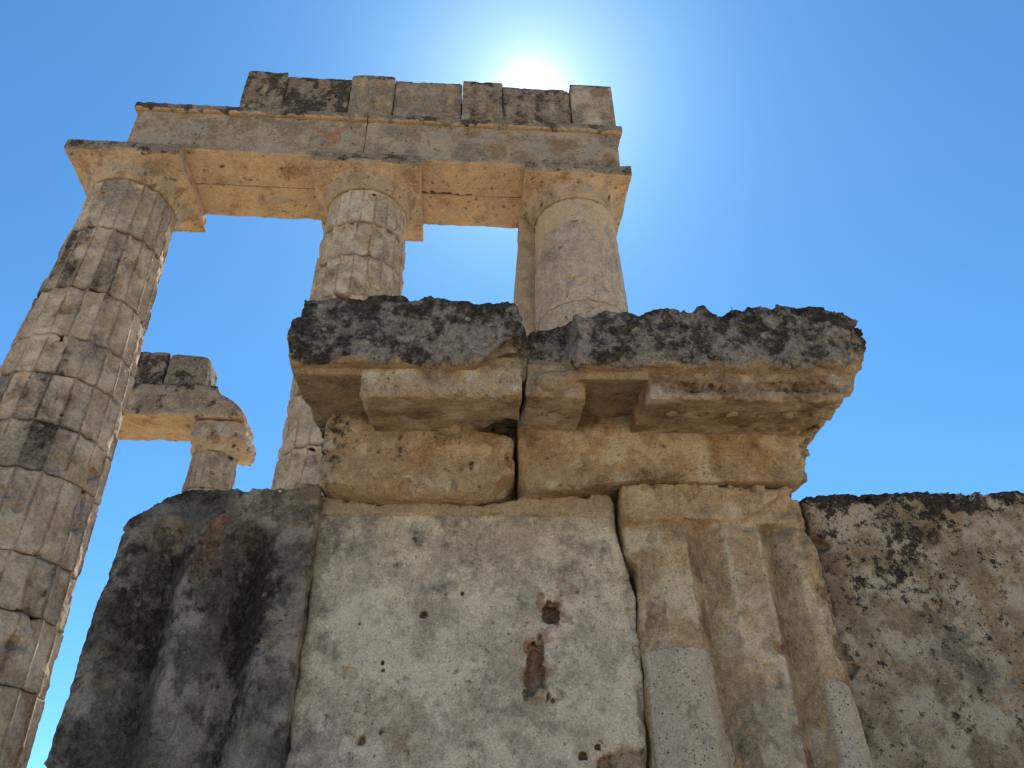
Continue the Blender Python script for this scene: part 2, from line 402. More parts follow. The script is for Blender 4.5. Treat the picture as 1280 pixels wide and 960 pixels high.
def m_triR(P, N):
    u, d, z = P.T
    band = ss(1.145, 1.16, z)
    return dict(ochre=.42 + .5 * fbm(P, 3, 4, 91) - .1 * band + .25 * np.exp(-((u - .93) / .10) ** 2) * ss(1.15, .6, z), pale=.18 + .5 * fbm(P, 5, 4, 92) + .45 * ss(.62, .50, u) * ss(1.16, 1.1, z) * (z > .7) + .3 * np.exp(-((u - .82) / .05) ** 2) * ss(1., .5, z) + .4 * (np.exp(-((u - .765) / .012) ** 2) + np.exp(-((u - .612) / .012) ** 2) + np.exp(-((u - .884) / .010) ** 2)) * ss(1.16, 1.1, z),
                brown=(.36 * ((u > .62) & (u < .672)) + .38 * ((u > .892) & (u < .938)) + .2 * (np.abs(u - .48) < .035)) * ss(1.16, 1.10, z) + .3 * patch(P, 7, .2, .1, 93) + .5 * ss(1.02, 1.1, u) * patch(P, 9, .0, .2, 94), grey=.35 * patch(P, 3, .15, .15, 95) + .35*ss(.68,.62,np.abs(u-.6))*0,  # left groove cheeks browner: some stain, plus their shade painted into the colour
                black=.55 * ss(1.06, 1.13, u) * patch(P, 11, .1, .12, 96))
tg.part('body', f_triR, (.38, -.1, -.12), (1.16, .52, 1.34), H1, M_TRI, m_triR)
def f_fillL(P):
    u, d, z = P.T
    n1 = fbm(P, 6, 4, 81)
    fr = tri_front(P, n1) - .006
    a, b = fillL(u, z)
    g = smax(smax(fr - d, d + .0, .006), smax(.432 - u, b + .012 * fbm(P, 14, 2, 97), .008), .008)
    return smax(g, smax(-.05 - z, a + .012 * fbm(P, 18, 3, 98), .008), .008) + .0012 * fbm(P, 40, 2, 99)
def m_fill(P, N): return dict(fill=np.full(len(P), .62) + .6 * fbm(P, 7, 4, 88), pit=.8 * np.ones(len(P)), brown=.0 + .3 * fbm(P, 4, 4, 87), grey=.1 + .4 * fbm(P, 5, 4, 86))
M_FILL = mat_stone('grey_repair_mortar', (.42, .33, .25), (.48, .38, .27), fill=(.50, .395, .28), pitd=1., spots=0., bump=.5, pitsc=110)
tg.part('repair_filling', f_fillL, (.42, -.1, -.06), (.75, .02, .73), H1, M_FILL, m_fill, label='smooth grey repair filling along the left edge')
def f_fillR(P):
    u, d, z = P.T
    n1 = fbm(P, 6, 4, 81)
    fr = tri_front(P, n1) - .008 + .03 * np.clip((1.01 - u) / .03, 0, 1)
    uE = lerp(z, [.3, .5, .6], [1.122, 1.112, 1.09])
    g = smax(smax(fr - d, d + .0, .008), smax(.978 + .02 * (.6 - z) - u, u - uE, .02), .02)
    return smax(g, smax(-.05 - z, z - .60 + .6 * (u - 1.04) ** 2 * 4 + .012 * fbm(P, 18, 3, 98), .02), .02) + .003 * fbm(P, 30, 3, 99)
def m_fill2(P, N): return dict(fill=np.full(len(P), .62) + .6 * fbm(P, 7, 4, 88), pit=1.5 * np.ones(len(P)), brown=.1 + .3 * fbm(P, 4, 4, 87))
tg.part('repair_filling', f_fillR, (.95, -.1, -.06), (1.16, .02, .63), H1, M_FILL, m_fill2, label='pitted grey repair filling at the right edge')

# --- right slab
sl = Thing(WALL, 'wall_slab', (1.85, .25, -.1), 'rough lichen-speckled wall slab with a black crust along its top edge', 'wall slab')
def f_slab(P):
    u, d, z = P.T
    n1 = fbm(P, 4, 4, 101); n2 = fbm(P, 20, 4, 102)
    top = lerp(u, [1.1, 1.15, 1.22, 1.4, 1.58, 1.8, 2.6], [1.292, 1.294, 1.296, 1.305, 1.312, 1.318, 1.33])
    k = edge(P, .015, .04, 103, 6)
    g = smax(smax(-d - .0, d - .5, .03), smax(1.112 - u, u - 2.6, .02), .02)
    g = smax(g, smax(-.1 - z, z - top - .022 * n1 - .012 * n2, k), k)
    g = chips(g, P, (((1.13, 0, .2), (1.13, 0, 1.25), (-.8, -1, 0), 12, .02, .06), ((1.15, 0, 1.28), (2.2, 0, 1.32), (0, -.8, 1), 9, .02, .05)), 8)
    return g + .008 * n1 + .005 * n2 + (.003 + .003 * ss(1.2, 1.3, z)) * fbm(P, 44, 2, 104) + .010 * ss(.28, .5, fbm(P, 14, 3, 105))
def m_slab(P, N):
    u, d, z = P.T
    b = ss(1.19, 1.28, z + .05 * fbm(P, 8, 3, 111)) * 1.0
    b2 = .34 * np.exp(-((u - (1.42 + .25 * (1.2 - z))) / .16) ** 2) * ss(.68, 1.0, z) + .30 * np.exp(-((u - 1.25) / .1) ** 2 - ((z - .98) / .16) ** 2) + .13 + .22 * fbm(P, 5, 4, 112) + .22 * fbm(P, 16, 3, 113)
    return dict(black=np.maximum(b, b2 * .85), ochre=.25 + .6 * fbm(P, 3.4, 4, 114) + .2 * np.exp(-((u - 1.75) / .2) ** 2), pale=.46 + .7 * fbm(P, 6, 4, 115, .7), brown=.12 + .5 * fbm(P, 4, 4, 116), grey=.06 + .4 * fbm(P, 2.5, 3, 117))
sl.part('body', f_slab, (1.1, -.03, -.12), (2.64, .52, 1.38), H1 * 1.05, M_SLAB, m_slab)

# ------------------------------------------------------------------ foreground: cornice blocks
def crust(P, seed, a=1.):
    return a * (.018 * fbm(P, 5, 4, seed) + .007 * fbm(P, 22, 3, seed + 5, .5))
def m_corona(seed, lift=0.):
    def m(P, N):
        u, d, z = P.T
        up = ss(1.497, 1.53, z + .03 * fbm(P, 9, 3, seed)) * ss(-.52, -.535, d + .01 * fbm(P, 20, 2, seed)) 
        up = np.maximum(up, ss(1.56, 1.60, z))
        return dict(grey=up * 1.3, black=up * (.40 + lift + .30 * ss(1.55, 1.75, z) + .38 * fbm(P, 4, 4, seed + 1) + .28 * fbm(P, 15, 3, seed + 2)),
                    pale=up * .0 + .1 * (1 - up), ochre=(1 - up) * (.7 + .3 * fbm(P, 4, 3, seed + 3)), brown=(1 - up) * (.25 + .4 * fbm(P, 6, 3, seed + 4)))
    return m
def m_under(seed, spotty=0.):
    def m(P, N):
        u, d, z = P.T
        return dict(ochre=.62 + .5 * fbm(P, 4, 4, seed), pale=.34 + .6 * fbm(P, 6, 4, seed + 1, .7) + .16 * ss(1.402, 1.42, z) * (d > -.2) - .1 * ss(1.40, 1.38, z), brown=.26 + .6 * fbm(P, 5, 4, seed + 2) + .1 * ss(1.39, 1.33, z) - .3 * spotty,
                    black=.02 + .25 * fbm(P, 26, 3, seed + 3) + spotty * (.55 * ss(-.55, -.70, u) + .25 * ss(.0, .5, fbm(P, 6, 3, seed + 5)) + .2 * ss(1.40, 1.46, z)))
    return m
def soffit(d, lip=1.483): return np.where(d < -.5, 1.505, lip + .2 * (d + .5))

g1 = Thing(WALL, 'cornice_block', (-.38, .1, 1.24), 'dark-topped cornice block with one broad mutule, resting on the pale holed frieze block', 'cornice block')
def f_corL(P):
    u, d, z = P.T
    n1 = fbm(P, 4, 3, 121)
    c = crust(P, 122, .7)
    top = lerp(u, [-.78, -.6, -.5, -.43, -.36, -.26, -.16, -.03, .0, .03, .06], [1.79, 1.795, 1.792, 1.80, 1.80, 1.778, 1.772, 1.79, 1.765, 1.71, 1.66]) - .04 * np.maximum(0, d + .3)
    bot = soffit(d)
    bot = bot + np.where(d < -.46, .10 * ss(-.16, .02, u + .08 * n1), 0)
    left = lerp(z, [1.45, 1.5, 1.6, 1.8], [-.735, -.765, -.785, -.775])
    right = lerp(z, [1.45, 1.55, 1.65, 1.7, 1.8], [.018, .026, .032, .024, .0])
    k = edge(P, .008, .045, 123, 6)
    up = ss(1.5, 1.56, z)
    g = smax(-.55 - d, d - .35, .02)
    g = smax(g, smax(left - u, u - right - .02 * n1, k), k)
    g = smax(g, z - top, k)
    g = smax(g, bot - z, .008)
    g = chips(g, P, (((-.77, -.55, 1.505), (.02, -.55, 1.51), (0, -1, -.6), 14, .02, .05), ((-.77, -.55, 1.78), (.02, -.55, 1.78), (0, -.8, 1), 6, .02, .045), ((.02, -.55, 1.52), (.02, -.55, 1.76), (1, -1, 0), 7, .03, .07), ((-.78, -.53, 1.5), (-.78, -.53, 1.78), (-1, -.7, 0), 6, .03, .06)), 9)
    return g + c * (.25 + .75 * up) + .003 * up * fbm(P, 60, 2, 124)
g1.part('corona', f_corL, (-.84, -.6, 1.44), (.1, .38, 1.86), H1, M_GEI, m_corona(130), label='corona with a black lichen crust')
def f_mutL(P):
    u, d, z = P.T
    n1 = fbm(P, 5, 4, 141); n2 = fbm(P, 24, 3, 142)
    k = edge(P, .006, .03, 143, 6)
    bot = 1.398 + .235 * (d + .5)
    g = smax(smax(-.505 - d, d + .06, .01), smax(-.532 - u, u - .012 - .015 * n1, k), k)
    g = smax(g, smax(bot - z - .012 * n1, z - 1.56, k * .7), k * .7)
    g = smax(g, -ell(P, (.02, -.07, 1.475), (.30, .20, .085)) + .02 * n1, .015)
    g = chips(g, P, (((-.53, -.505, 1.398), (.0, -.505, 1.398), (0, -1, -1), 11, .02, .045), ((-.532, -.5, 1.40), (-.532, -.12, 1.48), (-1, 0, -1), 8, .02, .045), ((-.532, -.505, 1.4), (-.532, -.505, 1.47), (-1, -1, 0), 3, .02, .04)), 10)
    return g + .006 * n1 + .004 * n2
g1.part('mutule', f_mutL, (-.57, -.54, 1.36), (.05, -.04, 1.58), H1, M_BED, m_under(150))
def f_bedL(P):
    u, d, z = P.T
    n1 = fbm(P, 5, 4, 161); n2 = fbm(P, 24, 3, 162)
    k = edge(P, .015, .05, 163, 3) + .03 * ss(1.3, 1.25, z)
    fr = -.112 - .010 * ss(1.395, 1.405, z)
    bot = lerp(u, [-.72, -.6, -.5, -.2, -.1, 0], [1.268, 1.25, 1.238, 1.236, 1.25, 1.29])
    g = smax(smax(fr - d, d - .35, k), smax(-.722 - u, u - .004 - .02 * n1 - .016 * ss(.08, .14, d), k * ss(.12, .05, d) + .004), k)
    g = smax(g, smax(bot - z, z - 1.68, k), k)
    g = smax(g, -(ell(P, (.02, -.03, 1.53), (.20, .16, .06)) + .02 * n1), .02)
    g = smax(g, -(ell(P, (.0, -.1, 1.25), (.075, .12, .07)) + .02 * n1), .03)
    g = chips(g, P, (((-.72, -.11, 1.25), (.0, -.11, 1.25), (0, -1, -1), 12, .02, .06), ((-.72, -.11, 1.25), (-.72, -.11, 1.5), (-1, -1, 0), 8, .02, .05), ((-.0, -.11, 1.3), (-.0, -.11, 1.48), (1, -1, 0), 5, .03, .06)), 11)
    return g + .008 * n1 + .004 * n2 + .006 * np.exp(-((z - 1.402) / .006) ** 2)
g1.part('bed_moulding', f_bedL, (-.75, -.15, 1.2), (.04, .38, 1.72), H1, M_BED, m_under(170, .55))
def f_stub(P):
    return ell(P, (-.245, -.14, 1.487), (.04, .035, .026)) + .004 * fbm(P, 30, 3, 175)
g1.part('gutta', f_stub, (-.31, -.2, 1.44), (-.19, -.08, 1.53), .004, M_BED, m_under(176))

g2 = Thing(WALL, 'cornice_block', (.6, .1, 1.29), 'long dark-topped cornice block with a square recess between its mutules and a broken right end', 'cornice block')
def uend(P, n):
    return lerp(P[:, 2], [1.24, 1.30, 1.38, 1.44, 1.5, 1.56, 1.62, 1.70, 1.8], [1.085, 1.095, 1.115, 1.135, 1.165, 1.20, 1.225, 1.25, 1.20]) + .035 * n
def f_corR(P):
    u, d, z = P.T
    n1 = fbm(P, 5, 4, 181)
    c = crust(P, 182)
    brk = ss(.205, .165, u + .04 * n1)
    fr = -.55 + .10 * brk
    top = lerp(u, [.0, .06, .12, .17, .2, .24, .34, .43, .47, .52, .56, .7, .78, .9, 1.02, 1.12, 1.19, 1.26], [1.715, 1.725, 1.735, 1.755, 1.735, 1.715, 1.74, 1.726, 1.745, 1.75, 1.775, 1.765, 1.778, 1.77, 1.788, 1.782, 1.768, 1.71]) - .03 * np.maximum(0, d + .3)
    bot = soffit(d, 1.480) + .02 * brk + np.where(d < -.5, .03 * ss(.1, .5, fbm(P, 9, 2, 184)) * (u < .5), 0)
    k = edge(P, .008, .04, 183, 7)
    g = smax(fr - d, d - .35, .02)
    g = smax(g, smax(.029 - u + .01 * n1, u - uend(P, n1 * 1.3), k), k)
    g = smax(g, z - top, k)
    g = smax(g, bot - z, .008)
    up = ss(1.5, 1.56, z)
    g = chips(g, P, (((.2, -.55, 1.505), (1.2, -.55, 1.51), (0, -1, -.6), 18, .02, .05), ((.05, -.5, 1.73), (1.2, -.55, 1.77), (0, -.8, 1), 10, .02, .055), ((1.17, -.53, 1.5), (1.24, -.53, 1.74), (1, -.7, 0), 12, .03, .08), ((1.15, -.4, 1.52), (1.2, .2, 1.6), (1, 0, -1), 10, .03, .08)), 12)
    g = g + c * (.25 + .85 * up) + .003 * up * fbm(P, 55, 2, 185) + .02 * ss(1.05, 1.2, u) * fbm(P, 12, 4, 186)
    return smin(g, ell(P, (.125, -.47, 1.485), (.075, .05, .05)) + 1.2 * crust(P, 188), .02)
g2.part('corona', f_corR, (-.02, -.62, 1.40), (1.34, .38, 1.86), H1, M_GEI, m_corona(190, -.04), label='corona with a rough black and grey lichen crust')
def f_mutS(P):
    u, d, z = P.T
    n1 = fbm(P, 5, 4, 201); n2 = fbm(P, 24, 3, 202)
    bot = 1.412 + .22 * (d + .5)
    k = edge(P, .01, .05, 203, 6)
    g = smax(smax(-.475 - d, d + .06, .03), smax(.026 - u + .015 * n1, u - .236 - .01 * n1, k), k)
    g = smax(g, smax(bot - z - .015 * n1, z - 1.56, .012), .012)
    g = smax(g, -ell(P, (.0, -.13, 1.44), (.12, .17, .06)) + .02 * n1, .03)
    return g + .008 * n1 + .004 * n2
g2.part('mutule', f_mutS, (.0, -.54, 1.36), (.28, -.04, 1.58), H1, M_BED, m_under(210, .3), label='stump of a broken mutule')
def f_mutR(P):
    u, d, z = P.T
    n1 = fbm(P, 5, 4, 221); n2 = fbm(P, 24, 3, 222)
    bot = 1.398 + .235 * (d + .5)
    k = edge(P, .006, .03, 223, 6)
    g = smax(smax(-.503 - d, d + .06, .01), smax(.442 - u, u - uend(P, n1), k), k)
    g = smax(g, smax(bot - z, z - 1.56, .01), k)
    # knocked-out hollows on the front edge
    for c, r in (((.60, -.50, 1.45), (.06, .03, .022)), ((.70, -.51, 1.44), (.03, .03, .015)), ((.83, -.50, 1.455), (.02, .025, .018)), ((.93, -.50, 1.455), (.08, .035, .025)), ((1.05, -.5, 1.45), (.05, .03, .02))):
        g = smax(g, -(ell(P, c, r) + .02 * fbm(P, 22, 3, 224)), .008)
    g = chips(g, P, (((.44, -.503, 1.398), (1.12, -.503, 1.398), (0, -1, -1), 14, .018, .045), ((.442, -.5, 1.40), (.442, -.12, 1.48), (-1, 0, -1), 4, .015, .03), ((1.12, -.5, 1.40), (1.12, -.1, 1.5), (1, -.3, -1), 12, .03, .07)), 13)
    return g + .006 * n1 + .004 * n2 + .02 * ss(1.02, 1.15, u) * fbm(P, 12, 4, 186)
def m_mutR(P, N):
    m = m_under(230)(P, N); u, d, z = P.T
    m['black'] = m['black'] + .7 * np.exp(-((u - .95) / .07) ** 2 - ((z - 1.455) / .02) ** 2) * (d < -.4) + .5 * np.exp(-((u - .60) / .05) ** 2 - ((z - 1.45) / .018) ** 2) * (d < -.4)
    m['brown'] = m['brown'] + .18
    return m
g2.part('mutule', f_mutR, (.40, -.54, 1.36), (1.26, -.04, 1.58), H1, M_BED, m_mutR)
def f_bedR(P):
    u, d, z = P.T
    n1 = fbm(P, 5, 4, 241); n2 = fbm(P, 24, 3, 242)
    k = edge(P, .006, .02, 243, 3) + .035 * ss(.12, .03, u) * ss(1.45, 1.3, z)
    t = np.clip((z - 1.402) / .1, 0, 1)
    fr = -.100 - .012 * ss(1.400, 1.404, z) - .018 * t
    bot = lerp(u, [.0, .06, .14, .3, .40, .45], [1.285, 1.262, 1.262, 1.278, 1.297, 1.300])
    g = smax(smax(fr - d, d - .35, k), smax(.015 - u, u - uend(P, n1), k), k)
    g = smax(g, smax(bot - z, z - 1.57, k), k)
    g = chips(g, P, (((.05, -.1, 1.27), (1.1, -.1, 1.3), (0, -1, -1), 14, .015, .04), ((1.1, -.1, 1.31), (1.13, -.1, 1.45), (1, -.8, 0), 8, .03, .06), ((.3, -.112, 1.402), (1.1, -.112, 1.402), (0, -1, -.5), 8, .01, .02)), 14)
    return g + .004 * n1 + .0025 * n2 + .016 * ss(1.02, 1.1, u) * fbm(P, 12, 4, 186)
g2.part('bed_moulding', f_bedR, (-.02, -.16, 1.22), (1.2, .38, 1.6), H1, M_BED, m_under(250))
gi = 0
for dd, us in ((-.36, (.55, .66, .76, .87, .97, 1.06)), (-.20, (.57, .69, .81, .92, 1.02))):
    for uu in us:
        zz = 1.398 + .235 * (dd + .5)
        rr = .023 + .005 * math.sin(uu * 40); hh = .009 + .004 * math.sin(uu * 23 + dd * 9)
        def f_gut(P, uu=uu, dd=dd, zz=zz, rr=rr, hh=hh, gi=gi):
            q = np.sqrt((P[:, 0] - uu) ** 2 + (P[:, 1] - dd) ** 2)
            return smax(q - rr, np.abs(P[:, 2] - zz + .25 * (P[:, 1] - dd) * -1) - hh, .008) + .009 * fbm(P, 26, 3, 260 + gi)
        g2.part('gutta', f_gut, (uu - .05, dd - .05, zz - .04), (uu + .05, dd + .05, zz + .04), .005, M_BED, m_under(270 + gi))
        gi += 1

# --- plinth the frieze course stands on (below the picture)
pt = Thing(WALL, 'stone_plinth', (.6, .2, -EYE), 'plain stone plinth under the frieze course', 'plinth')
pt.part('body', lambda P: box(P, (-1.7, -.25, -EYE - .1), (2.7, .7, -.105), .03) + .02 * fbm(P, 3, 3, 290), (-1.75, -.3, -EYE - .12), (2.75, .75, -.05), .04, M_SLAB,
        lambda P, N: dict(ochre=.5 + .4 * fbm(P, 2, 3, 291), grey=.3 + .3 * fbm(P, 3, 3, 292)))

# ------------------------------------------------------------------ the colonnade
S = 1.58
Z_AB0, Z_AB1 = 8.87, 9.07
def column(name, uc, joints, rad, seed, label, mat, fluted=True, neck=8.54, stain=0., dc=S / 2, hb=.012, vis=1., group='columns of the tall colonnade', capital=True, wear=.35, zfoot=-1.3, smooth=()):
    t = Thing(COLN, name, (uc, dc, zfoot), label, 'column', group)
    zs, rs = rad
    zt = [neck] + [j for j in joints] + [zfoot]
    for i in range(len(zt) - 1):
        z1, z0 = zt[i], zt[i + 1]
        off = .003 * math.sin(seed * 3 + i * 5.1); th0 = .02 * math.sin(i * 2.7 + seed)
        h = hb if z1 > vis else .04
        def f(P, z0=z0, z1=z1, off=off, th0=th0, i=i):
            u, d, z = P[:, 0] - uc, P[:, 1] - dc, P[:, 2]
            rho = np.sqrt(u * u + d * d); th = np.arctan2(d, u) + th0
            R = lerp(z, zs, rs) + off
            n1 = fbm(P, 1.8, 3, seed + i); n2 = fbm(P, 7, 4, seed + 50 + i)
            if fluted:
                a = np.abs(np.mod(th * 20 / (2 * math.pi), 1) - .5) * 2
                w = ss(.34 - wear, .04 - wear, n1)
                if smooth and z0 > smooth[0]: w = w * 0
                R = R - .050 * (1 - a * a) * w - .028 * (1 - w)
            else:
                a = np.abs(np.mod(th * 20 / (2 * math.pi), 1) - .5) * 2
                R = R - .011 * (1 - a * a) 
            k = .006 + .03 * ss(.1, .5, fbm(P, 5, 2, seed + 90 + i))
            g = smax(rho - R, smax(z0 + .004 - z, z - z1 + .004, .01), k)
            g = g + .006 * n2 + .010 * np.maximum(0, n1 - .15) + (.003 * fbm(P, 22, 2, seed) if fluted else 0)
            return g + .05 * ss(.28, .5, fbm(P, 3.1, 3, seed + 130 + i))
        def mk(P, N, i=i, z0=z0, z1=z1):
            b = -.30 + stain + .45 * fbm(P * np.array([1, 1, .3], F32), 1.5, 4, seed + 3) + .22 * fbm(P * np.array([1, 1, .35], F32), 7, 3, seed + 4)
            jt = ss(.05, .0, np.minimum(np.abs(P[:, 2] - z0), np.abs(P[:, 2] - z1)))
            u, d = P[:, 0] - uc, P[:, 1] - dc
            fl = (np.arctan2(d, u) + .02 * math.sin(i * 2.7 + seed)) * 20 / (2 * math.pi)
            fi = np.floor(fl).astype(int); fa = fl - fi
            if fluted:
                fr = np.random.RandomState(int(seed * 31 + i)).rand(64)[fi & 63]; ln = np.maximum(ss(.84, .97, fa), ss(.05, .01, fa))
                if seed == 310:                     # the black streaks of the left column
                    for cu, cz, ru, rz in ((.02, 5.25, .28, .65), (-.25, 4.3, .2, .5), (-.12, 7.45, .2, .3), (.3, 4.6, .15, .6), (-.05, 6.75, .2, .25)):
                        b = b + .62 * np.exp(-((u - cu) / ru) ** 2 - ((P[:, 2] - cz) / rz) ** 2)
                b = b + .75 * (fr - .6); jt = np.maximum(jt, ln)
            else:
                fr = np.full(len(P), .5)
                cap_ = ss(7.90, 7.98, P[:, 2] + .22 * fbm(P, 2.2, 3, seed + 9)); jt = np.maximum(jt, cap_ * 0)
                return dict(ochre=cap_ * .75 + (1 - cap_) * .12 * (1 + fbm(P, 2, 3, seed)), grey=.25 * (1 - cap_) + .3 * fbm(P, 1.6, 4, seed + 5), pale=.25 + .4 * fbm(P, 2.5, 4, seed + 6), brown=.25 * jt + .2 * cap_, black=-.1 + .25 * jt, pit=.5 * (1 - cap_))
            return dict(black=b * .8 + .18 * jt, grey=.16 + .42 * jt + .45 * (fr - .5) + .5 * fbm(P, 1.4, 4, seed + 5) + stain * .35, pale=.3 + .5 * fbm(P, 2.2, 4, seed + 6), ochre=.22 + .5 * fbm(P, 1.8, 4, seed + 7) + .2 * jt,
                        brown=.10 + .4 * fbm(P, 3, 3, seed + 8) + .3 * jt)
        Rm = max(rs) + .06
        t.part('drum', f, (uc - Rm, dc - Rm, z0 - .02), (uc + Rm, dc + Rm, z1 + .02), h, mat, mk)
    return t, t

def capital(t, uc, seed, mat, rn=.60, broken=None, neckcol=None):
    dc = S / 2
    def fe(P):
        u, d, z = P[:, 0] - uc, P[:, 1] - dc, P[:, 2]
        rho = np.sqrt(u * u + d * d)
        R = lerp(z, [8.4, 8.54, 8.60, 8.86, 8.95], [rn - .005, rn, rn + .02, .70, .72])
        g = smax((rho - R) * .8, smax(8.542 - z, z - Z_AB0 - .02, .01), .012)
        g = smin(g, box(P, (uc - S / 2 + .012, .012, Z_AB0 - .004), (uc + S / 2 - .012, S - .012, Z_AB0 + .05), .01), .16)
        return g + .008 * fbm(P, 5, 4, seed) + .003 * fbm(P, 25, 2, seed + 1)
    def mk(P, N):
        return dict(ochre=.55 + .45 * fbm(P, 2, 4, seed + 2), pale=.22 + .5 * fbm(P, 3, 4, seed + 3), brown=.15 + .5 * fbm(P, 4, 4, seed + 4), grey=.1 + .4 * fbm(P, 2, 3, seed + 5), black=.05 + .4 * fbm(P, 7, 3, seed + 6))
    cap = t.part('capital', fe, (uc - .85, dc - .85, 8.48), (uc + .85, dc + .85, 8.95), .013, mat, mk)
    def fa(P):
        u = P[:, 0]
        n1 = fbm(P, 4, 4, seed + 10)
        k = .008 + .035 * ss(.1, .5, fbm(P, 3, 2, seed + 11))
        g = box(P, (uc - S / 2, 0, Z_AB0), (uc + S / 2, S, Z_AB1 - .003), k)
        if broken: g = smax(g, -(ell(P, broken[0], broken[1]) + .05 * n1), .02)
        return g + .007 * n1 + .003 * fbm(P, 25, 2, seed + 12)
    def ma(P, N):
        f = ss(.05, .0, P[:, 1]); f = np.maximum(f, ss(Z_AB1 - .02, Z_AB1, P[:, 2]))
        return dict(grey=f * (.75 + .3 * fbm(P, 3, 3, seed + 13)), black=f * (.25 + .5 * fbm(P, 5, 4, seed + 14)), ochre=(1 - f) * (.6 + .4 * fbm(P, 2, 4, seed + 15)), pale=(1 - f) * (.2 + .45 * fbm(P, 3, 4, seed + 16)),
                    brown=(1 - f) * (.18 + .5 * fbm(P, 3, 4, seed + 17)))
    t.part('abacus', fa, (uc - .85, -.06, Z_AB0 - .05), (uc + .85, S + .06, Z_AB1 + .05), .013, mat, ma, parent=cap)

c1, _ = column('doric_column', 0., [7.55, 6.46, 5.69, 5.13, 4.48, 3.9, 3.0, 2.43, 1.76, .9, 0., -.7], ([-1.3, 1.1, 2.4, 4.2, 6.0, 8.5], [.90, .86, .82, .77, .705, .60]), 310,
             'tall fluted column with black streaks, leftmost of the three, seen almost to its foot', M_COL, stain=.20, wear=.05)
capital(c1, 0., 330, M_ARCH, .60, broken=((.84, 1.58, 8.86), (.14, .22, .3)))
c2, _ = column('doric_column', 3.4165, [7.87, 7.25, 6.55, 5.85, 5.1, 4.3, 3.5, 2.7, 1.9, 1.1, .3, -.5], ([-1.3, 4.2, 7.0, 8.5], [.80, .675, .635, .605]), 350,
             'fluted column rising behind the left cornice block, in the middle of the three', M_COL, stain=-.32, wear=-.05, smooth=(7.8,), neck=8.54, vis=3.5)
capital(c2, 3.4165, 370, M_ARCH, .61)
c3, _ = column('doric_column', 6.54, [6.55, 5.0, 3.5, 2.0, .5], ([-1.3, 4.2, 7.0, 8.5], [.76, .70, .645, .60]), 390,
             'smooth restored column with a square pier at its back, rightmost of the three', M_COLP, fluted=False, stain=-.6, neck=8.54, vis=5., wear=1)
capital(c3, 6.5185, 410, M_ARCH, .61)
def f_pier(P):
    u, d, z = P.T
    w = lerp(z, [-1.3, 7.7, 8.87], [.40, .10, .0])
    g = smax(smax(5.735 - w * .9 - u, u - 7.2, .015), smax(.95 - d, d - 1.5, .015), .015)
    j = .012 * np.exp(-((z - 7.72) / .012) ** 2) + .012 * np.exp(-((z - 6.4) / .012) ** 2)
    return smax(g, smax(-1.3 - z, z - 8.865, .01), .01) + j + .008 * fbm(P, 4, 4, 430)
c3.part('rear_pier', f_pier, (5.2, .9, -1.35), (7.25, 1.55, 8.9), .022, M_ARCH, lambda P, N: dict(ochre=.85 + .4 * fbm(P, 2, 3, 431), pale=.2 + .4 * fbm(P, 3, 3, 432), brown=.1 + .4 * fbm(P, 4, 3, 433)))

